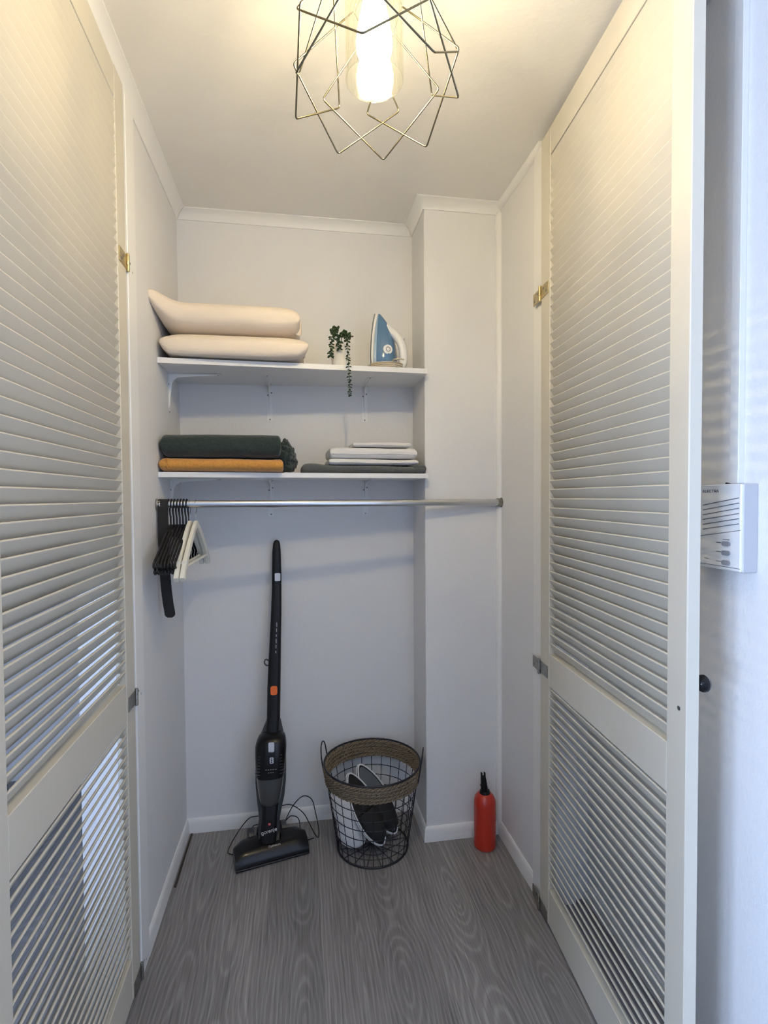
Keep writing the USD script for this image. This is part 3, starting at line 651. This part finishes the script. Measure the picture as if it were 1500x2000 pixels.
# ------------------------------------------------------------------ upright stick vacuum cleaner
VX, VY = -.115, 2.03
vac = thing('vacuum_cleaner', 'black upright stick vacuum cleaner leaning against the back wall', 'vacuum cleaner', (VX, VY, 0))
def yv(z): return 2.02 + (z-.08)/1.117*.145
def xv(z): return float(np.interp(z, [.05, .20, .31, .41, .48, .62, .78, .90, 1.0, 1.19], [-.1294, -.1208, -.1191, -.1165, -.1075, -.1046, -.0986, -.0938, -.0911, -.0905]))
def vloft(tab, e=3.0, n=28, dy=0.0):
    return skin([superring(xv(z), yv(z)+dy+off, z, w, d, n, e) for z, w, d, off in tab])
obj('handle', vloft([(.452, .052, .050, .004), (.50, .052, .048, .004), (.62, .0515, .046, .003), (.70, .0495, .044, .002), (.78, .046, .040, .001), (.90, .042, .034, 0), (1.0, .038, .030, 0), (1.07, .0375, .029, 0), (1.14, .0345, .030, 0), (1.176, .0285, .026, 0), (1.188, .020, .018, 0), (1.192, .008, .008, 0)], 2.8), 'black', vac, smooth=40, world=True)
def front(z, depth): return np.array([xv(z), yv(z)-depth, z])
TV = np.array([0, .129, .9916])                       # direction of the leaning tube
NV = np.array([0, -.9916, .129])
def onface(m, z, depth, dx=0.0): return placed(m, frame(front(z, depth)+np.array([dx, 0, 0]), (1, 0, 0), TV, NV))
rb = lambda w, h, t, r: placed(extrude(Polygon([(-w/2+r, -h/2+r), (w/2-r, -h/2+r), (w/2-r, h/2-r), (-w/2+r, h/2-r)]).buffer(r).exterior.coords[:-1], t), np.eye(4))
obj('release_button', onface(rb(.022, .032, .003, .004), 1.045, .0150, .004), 'silver', vac, world=True, label='silver button near the handle top')
obj('power_switch', onface(rb(.026, .034, .004, .008), .610, .0215, .001), 'orange', vac, world=True, label='orange switch')
obj('cord_clip', tube(bezier([front(.715, -.004)+np.array([-.022, 0, 0]), front(.722, -.004)+np.array([-.034, 0, 0]), front(.712, -.002)+np.array([-.040, 0, 0]), front(.700, -.002)+np.array([-.033, 0, 0]), front(.698, -.004)+np.array([-.022, 0, 0])], 5), .0028, 8), 'charcoal', vac, smooth=True, world=True)
for k in range(6): obj('marking', onface(rb(.004, .010+.004*(k % 3), .0006, .0012), .755+.021*k, .0203, .004), 'dimprint', vac, world=True)
obj('hand_unit', vloft([(.452, .060, .052, -.004), (.440, .100, .076, -.014), (.425, .112, .088, -.018), (.405, .1195, .096, -.020), (.37, .118, .098, -.020), (.335, .113, .097, -.020), (.300, .105, .094, -.019)][::-1], 2.5, 36), 'gloss', vac, smooth=40, world=True)
for s_ in (-1, 1):
    for k in range(7):
        z = .315 + .011*k
        obj('vent_rib', tube([np.array([xv(z)+s_*.056, yv(z)-.030, z-.004]), np.array([xv(z)+s_*.047, yv(z)-.052, z+.001]), np.array([xv(z)+s_*.036, yv(z)-.0655, z+.006])], .0016, 6), 'charcoal', vac, smooth=True, world=True)
obj('dust_container', vloft([(.300, .104, .093, -.019), (.268, .097, .090, -.018), (.235, .088, .084, -.016), (.208, .076, .074, -.013), (.190, .060, .060, -.010), (.182, .036, .040, -.008)][::-1], 2.5, 36), 'bin', vac, smooth=40, world=True)
obj('container_seam', tube([np.array([xv(.30)+.0535*math.cos(t), yv(.30)-.019+.048*math.sin(t), .30]) for t in np.linspace(0, 2*math.pi, 30, endpoint=False)], .0012, 6, True), 'charcoal', vac, smooth=True, world=True)
obj('release_button', onface(rb(.022, .036, .004, .005), .418, .0640, .003), 'silver', vac, world=True, label='large silver button of the hand unit')
bi = obj('battery_display', onface(rb(.014, .022, .002, .003), .372, .0690, .006), 'silver', vac, world=True)
for k in range(3): obj('battery_bar', onface(rb(.006, .004, .0010, .0008), .366+.006*k, .0710, .006), 'charcoal', bi, world=True)
for k in range(5): obj('marking', onface(rb(.006, .0025, .0006, .0008), .339, .0690, -.014+.009*k), 'dimprint', vac, world=True)
for k in range(3): obj('marking', onface(rb(.005, .0025, .0006, .0008), .328, .0690, -.004+.008*k), 'dimprint', vac, world=True)
obj('back_frame', vloft([(.058, .078, .056, .004), (.130, .080, .052, .006), (.165, .092, .050, .010), (.20, .106, .046, .014), (.26, .118, .042, .016), (.33, .118, .040, .016), (.40, .112, .038, .012), (.445, .085, .036, .008), (.49, .056, .034, .006)], 2.8), 'charcoal', vac, smooth=40, world=True)
obj('neck', vloft([(.060, .062, .060, -.010), (.10, .060, .056, -.010), (.15, .060, .050, -.008), (.186, .064, .046, -.006)], 3.2), 'gloss', vac, smooth=40, world=True)
obj('indicator_light', onface(lathe([(0, 0), (.0055, 0), (.0050, .0018), (0, .0024)], 16), .128, .0375, .002), 'redlens', vac, smooth=True, world=True, label='small red indicator light')
# floor head: wide wedge turned a little, low front edge
ha = math.atan2(.0647, .2643); hx = np.array([math.cos(ha), math.sin(ha), 0]); hy = np.array([-math.sin(ha), math.cos(ha), 0]); hc = np.array([-.107, 1.953, 0])
def hsec(u, k=1.0):                                  # section across the head at position u in [-1, 1]
    x = u*.1365; e = 1 - max(0, abs(u)-.80)/.20*.16
    y1 = .112 - .018*u*u - .05*max(0, abs(u)-.72)
    sec = [(.000, .004), (.001, .018), (.006, .032*e), (.018, .048*e), (.036, .058*e), (.060, .063*e), (y1-.012, .062*e), (y1, .050*e), (y1, .006), (y1-.006, .002), (.008, .002)]
    return np.array([hc + hx*x + hy*y + np.array([0, 0, z]) for y, z in sec])
us = np.concatenate([[-1, -.985], np.linspace(-.95, .95, 21), [.985, 1]])
head = obj('floor_head', skin([hsec(u) for u in us]), 'gloss', vac, smooth=35, world=True)
obj('bumper', tube([hc+hx*x+hy*(-.001)+np.array([0, 0, .007]) for x in np.linspace(-.136, .136, 10)], .0042, 8), 'gloss', head, smooth=True, world=True)
nb = [np.array([hc + hx*(x*s0) + hy*y + np.array([0, 0, z]) for x, y, z in ((-.046, .046, .058), (.046, .046, .058), (.044, .118, .060), (-.044, .118, .060))]) for s0 in (1,)]
blk = trimesh.convex.convex_hull(np.array([hc+hx*x+hy*y+np.array([0, 0, z]) for x, y, z in
      [(-.030, .036, .060), (.030, .036, .060), (-.042, .052, .055), (.042, .052, .055), (-.044, .118, .050), (.044, .118, .050), (-.036, .062, .088), (.036, .062, .088), (-.036, .106, .112), (.036, .106, .112), (-.036, .116, .096), (.036, .116, .096)]]))
pv = obj('pivot_joint', blk, 'gloss', vac, smooth=30, world=True)
fo = hc + hy*.0605 + np.array([0, 0, .0745]); fy = np.array([hy[0]*.42, hy[1]*.42, .9]); fy /= np.linalg.norm(fy); fn = np.cross(hx, fy)
tx = meshkit.text_mesh('gorenje', .0105, .0008); wdt = tx.bounds[1][0]
tx.apply_translation((-wdt/2, 0, 0)); tx.apply_scale((.060/wdt, 1.15, 1)); tx.apply_transform(trimesh.transformations.rotation_matrix(math.radians(11), (0, 0, 1)))
obj('lettering', onface(tx, .0990, .0392, .003), 'print', vac, world=True, smooth=False)
tx2 = meshkit.text_mesh('Optimum', .0078, .0006); w2 = tx2.bounds[1][0]
gy = hy*.93+np.array([0, 0, .36]); gy /= np.linalg.norm(gy); gn = np.cross(hx, gy)
obj('lettering', placed(tx2, frame(hc+hy*.0195+np.array([0, 0, .0505])-hx*(w2/2-.008)+gn*.0008, hx, gy, gn)), 'print', head, world=True, smooth=False)
for s_ in (-1, 1):
    c = hc + hx*s_*.064 + hy*.128 + np.array([0, 0, .036])
    obj('wheel', tube([c-hx*.011, c-hx*.009, c+hx*.009, c+hx*.011], [.030, .035, .035, .030], 24), 'charcoal', vac, smooth=30, world=True)
# its thin power cord lying in loops behind and beside the head
cordL = bezier([(-.155, 2.085, .105), (-.185, 2.120, .085), (-.215, 2.150, .060), (-.250, 2.130, .030), (-.276, 2.090, .006), (-.284, 2.045, .003), (-.270, 2.028, .003), (-.238, 2.022, .003), (-.20, 2.06, .004), (-.207, 2.09, .02), (-.195, 2.12, .045), (-.17, 2.12, .05)], 8)
obj('power_cord', tube(cordL, .0019, 6), 'black', vac, smooth=True, world=True)
cordR = bezier([(-.080, 2.10, .130), (-.045, 2.150, .100), (.005, 2.150, .060), (.040, 2.110, .014), (.060, 2.072, .003), (.066, 2.092, .016), (.055, 2.140, .060), (.040, 2.165, .105), (.005, 2.170, .120), (-.035, 2.150, .098), (-.066, 2.11, .062), (-.045, 2.13, .066), (-.015, 2.13, .050), (-.006, 2.10, .004), (.000, 2.06, .003), (.045, 2.070, .003)], 8)
obj('power_cord', tube(cordR, .0019, 6), 'black', vac, smooth=True, world=True)

# ------------------------------------------------------------------ wire basket with a rope band
BC = np.array([.272, 1.995, 0]); BR0, BR1, BH = .137, .186, .334
basket = thing('wire_basket', 'round black wire basket with a braided rope band and two loop handles', 'basket', BC)
def br_(z): return BR0 + (BR1-BR0)*z/BH
def circ(r, z, n=48): return [(r*math.cos(t), r*math.sin(t), z) for t in np.linspace(0, 2*math.pi, n, endpoint=False)]
obj('rim', tube(circ(BR1+.001, BH), .0036, 8, True), 'wire', basket, smooth=True)
obj('base_ring', tube(circ(BR0, .0045), .0038, 8, True), 'wire', basket, smooth=True)
NV_ = 26
for k in range(NV_):
    t = 2*math.pi*k/NV_
    obj('upright_wire', tube([(br_(z)*math.cos(t), br_(z)*math.sin(t), z) for z in (.004, BH)], .0014, 6), 'wire', basket, smooth=True)
for k in range(1, 8):
    obj('hoop_wire', tube(circ(br_(.0385*k), .0385*k), .0014, 6, True), 'wire', basket, smooth=True)
for k in range(8):
    t = math.pi*k/8 + .1
    obj('base_wire', tube([(-BR0*math.cos(t), -BR0*math.sin(t), .004), (BR0*math.cos(t), BR0*math.sin(t), .004)], .0014, 6), 'wire', basket, smooth=True)
obj('base_hoop', tube(circ(.070, .006), .0014, 6, True), 'wire', basket, smooth=True)
for k in range(5):
    z = BH - .011 - .0128*k; r = br_(z); n = 168; strands = []
    for s_ in range(3):
        P = []
        for i in range(n):
            t = 2*math.pi*i/n; a_ = 21*t*1.0 + 2*math.pi*s_/3 + k*1.1
            jit = .0012*math.sin(5*t+k*2)
            P.append(((r+.0052*math.cos(a_))*math.cos(t), (r+.0052*math.cos(a_))*math.sin(t), z + .0042*math.sin(a_) + jit))
        strands.append(tube(P, .0037, 6, True))
    obj('rope_row', strands, 'jute', basket, smooth=True)
for s_, tang in ((-1, math.radians(162)), (1, math.radians(342))):
    c, sn = math.cos(tang), math.sin(tang); tv = np.array([-sn, c, 0]); ov = np.array([c, sn, 0])
    P = bezier([ov*(BR1-.004)+tv*.036+np.array([0, 0, BH-.055]), ov*(BR1+.006)+tv*.036+np.array([0, 0, BH+.0]), ov*(BR1+.012)+tv*.026+np.array([0, 0, BH+.046]), ov*(BR1+.014)+np.array([0, 0, BH+.062]), ov*(BR1+.012)-tv*.026+np.array([0, 0, BH+.046]), ov*(BR1+.006)-tv*.036+np.array([0, 0, BH]), ov*(BR1-.004)-tv*.036+np.array([0, 0, BH-.055])], 8)
    obj('handle', tube(P, .0024, 8), 'wire', basket, smooth=True)
# what is in the basket
def leaf_outline(L, W, n=40):
    out = []
    for i in range(n):
        t = 2*math.pi*i/n; c_, s_ = math.cos(t), math.sin(t)
        x = L/2*c_; w = W/2*s_*(1 - .12*c_)*(1-.25*abs(c_)**3)
        out.append((x, w))
    return out
def slipper(label, lo, hi, nrm, W, face, grp=None):
    lo, hi, nrm = np.array(lo), np.array(hi), np.array(nrm, float); X = hi-lo; L = np.linalg.norm(X); X /= L
    nrm -= X*(nrm@X); nrm /= np.linalg.norm(nrm); Y = np.cross(nrm, X); c = (lo+hi)/2
    t = thing('slipper', label, 'slipper', c)
    T = frame((0, 0, 0), X, Y, nrm); out = leaf_outline(L, W)
    obj('sole', placed(extrude(out, .010), T), 'slipblack', t)
    for z in (.0, .011):
        obj('sole_edge', placed(tube([(x*1.0, y*1.0, z) for x, y in out], .0030, 8, True), T), 'sole', t, smooth=True, label='white edge')
    ins = [(x*.94, y*.90) for x, y in out]
    r0 = np.array([(x, y, .0095) for x, y in ins]); r1 = np.array([(x*.92, y*.86, .0130) for x, y in ins])
    obj('insole', placed(skin([r0, r1]), T), face, t, smooth=40)
    # the upper: an arched band over the lower half
    arcs = []
    for u in np.linspace(-.42, -.02, 9):
        hw = W/2*math.sqrt(max(.02, 1-(2*u)**2))*.94; hgt = .034*(1-abs((u+.22)/.30)**2*.6)
        arcs.append(np.array([(u*L, hw*math.cos(a_), .010+hgt*math.sin(a_)) for a_ in np.linspace(0, math.pi, 11)] + [(u*L, hw*.95*math.cos(a_), .010+hgt*.92*math.sin(a_)) for a_ in np.linspace(math.pi, 0, 11)]))
    obj('upper', placed(skin(arcs), T), 'slipblack', t, smooth=40)
slipper('black slipper with white sole edges leaning in the basket, in front', (.300, 1.945, .030), (.180, 2.035, .268), (.55, -.80, .22), .108, 'slipblack')
slipper('grey-lined slipper with pale edges behind the black one in the basket', (.358, 1.990, .040), (.226, 2.080, .276), (.55, -.80, .22), .108, 'slipgrey')
rolls = thing('towel', 'rolled white terry towel standing in the wire basket beside the slippers', 'towel', (.188, 1.985, .008))
rr = []
for i, t in enumerate(np.linspace(0, 1, 26)):
    c = np.array([.012-.046*t, .012+.016*t, .004+.205*t]); rad = .050*(min(1, t*9+.55))*(1 if t < .94 else .8)
    rr.append(np.array([c + np.array([rad*math.cos(a_)*1.0, rad*.9*math.sin(a_), 0]) for a_ in np.linspace(0, 2*math.pi, 30, endpoint=False)]))
m = skin(rr); v = np.array(m.vertices); v += (meshkit.fbm(v*22, 4, 31)-.5)[:, None]*np.array([.014, .014, .010]); v[:, 2] = np.maximum(v[:, 2], 0); m.vertices = v
obj('rolled_cloth', m, 'terry', rolls, smooth=True)
spir = [(-.034+.005*th*math.cos(th*1.0), .028+.0045*th*math.sin(th), .214) for th in np.linspace(.6, 7.4, 40)]
obj('roll_edge', tube(spir, .0042, 8), 'terry', rolls, smooth=True)

# ------------------------------------------------------------------ fire extinguisher
ex = thing('fire_extinguisher', 'small red fire extinguisher with black valve standing in the right corner', 'fire extinguisher', (.702, 1.912, 0), 0)
obj('cylinder', lathe([(0, 0), (.036, 0), (.0405, .003), (.0425, .010), (.0425, .170), (.0415, .182), (.037, .197), (.028, .208), (.017, .214), (.0, .215)], 40), 'red', ex, smooth=35)
obj('collar', lathe([(0, .205), (.020, .205), (.0215, .212), (.018, .222), (0, .222)], 20), 'black', ex, smooth=35)
tl = np.array([-.10, .0, 1.0]); tl /= np.linalg.norm(tl)
vt = [(.216, .0145, .0125), (.235, .0125, .011), (.252, .0115, .010), (.268, .0105, .0095), (.276, .009, .008)]
obj('valve', skin([superring(-.10*(z-.21), 0, z, w*2, d*2, 16, 3) for z, w, d in vt]), 'black', ex, smooth=35)
for s_ in (-1, 1):
    obj('lever', placed(box(-.0028, .0028, -.005, .005, 0, .020, .001), frame((-.0062+s_*.0062, 0, .272), (1, 0, 0), (0, 1, 0), (-.05, 0, 1))), 'black', ex)
obj('nozzle', tube([(-.010, -.006, .244), (-.018, -.010, .248), (-.0195, -.011, .252)], [.005, .0045, .003], 10), 'black', ex, smooth=True)
an = [math.radians(d_) for d_ in np.linspace(-60, -8, 12)]
lab = np.array([[(.0428*math.cos(a_), .0428*math.sin(a_), z) for a_ in an] for z in (.035, .135)]); Vv = lab.reshape(-1, 3); n = len(an)
lines = []
for zi, z in enumerate((.130, .118, .108, .098, .086, .076, .062, .050)):
    seg = an[3:9+(zi % 3)]
    lines.append(tube([(.0427*math.cos(a_), .0427*math.sin(a_), z) for a_ in seg], .0009 if zi else .0020, 6))
obj('label_print', lines, 'redprint', ex, smooth=True, label='faint printed label')

# ------------------------------------------------------------------ intercom handset box and its cable duct on the hall wall
ic = thing('intercom', 'pale plastic wall intercom with speaker slots and three grey buttons', 'intercom', (HX1, 1.02, 1.195))
obj('back_plate', box(.914, HX1, .9520, 1.0890, 1.1985, 1.3868, .002), 'ivorygrey', ic, world=True)
obj('cover', box(.909, .9165, .9535, 1.0870, 1.2000, 1.3855, .002), 'ivory', ic, world=True)
def face(y, z): return np.array([.9092, y, z])
FT = lambda y, z: frame((.9094, y, z), (0, -1, 0), (0, 0, 1), (-1, 0, 0))
t = meshkit.text_mesh('ELECTRA', .0058, .0006, bold=True); s = .046/t.bounds[1][0]; t.apply_scale((s, 1, 1))
obj('lettering', placed(t, FT(1.0580, 1.3685)), 'blueprint', ic, smooth=False, world=True)
for k in range(6):
    z = 1.3400 - .0109*k
    obj('speaker_slot', tube([np.array([.9088, 1.0560, z]), np.array([.9088, .9580, z+.0165])], .0011, 6), 'slot', ic, world=True)
obj('groove', tube([np.array([.9088, 1.0860, 1.2660]), np.array([.9088, .9540, 1.2885])], .0008, 6), 'slot', ic, world=True)
obj('groove', tube([np.array([.9088, 1.0860, 1.2075]), np.array([.9088, .9540, 1.2075])], .0007, 6), 'slot', ic, world=True)
for z in (1.2575, 1.2375, 1.2165):
    b = obj('button', placed(rb(.0215, .0105, .0035, .0050), FT(.9895, z)), 'button', ic, world=True)
    for k in range(4): obj('marking', placed(rb(.0028, .0016, .0004, .0004), FT(1.0165-.0036*k, z+.001)), 'slot', ic, world=True)
for k in range(5): obj('marking', placed(rb(.0028, .0016, .0004, .0004), FT(.9985-.0036*k, 1.2665)), 'slot', ic, world=True)
for k in range(3): obj('marking', placed(rb(.0028, .0018, .0004, .0004), FT(1.0480-.0038*k, 1.2200)), 'slot', ic, world=True)
obj('cable_entry', tube([np.array([.925, .999, 1.3860]), np.array([.925, 1.010, 1.3880])], .0022, 8), 'black', ic, world=True)
obj('cable_duct', box(.935, HX1, .9890, 1.0120, 1.3870, H, .0012), 'trim', None, label='slim white cable duct running up the wall above the intercom', cat='cable duct')
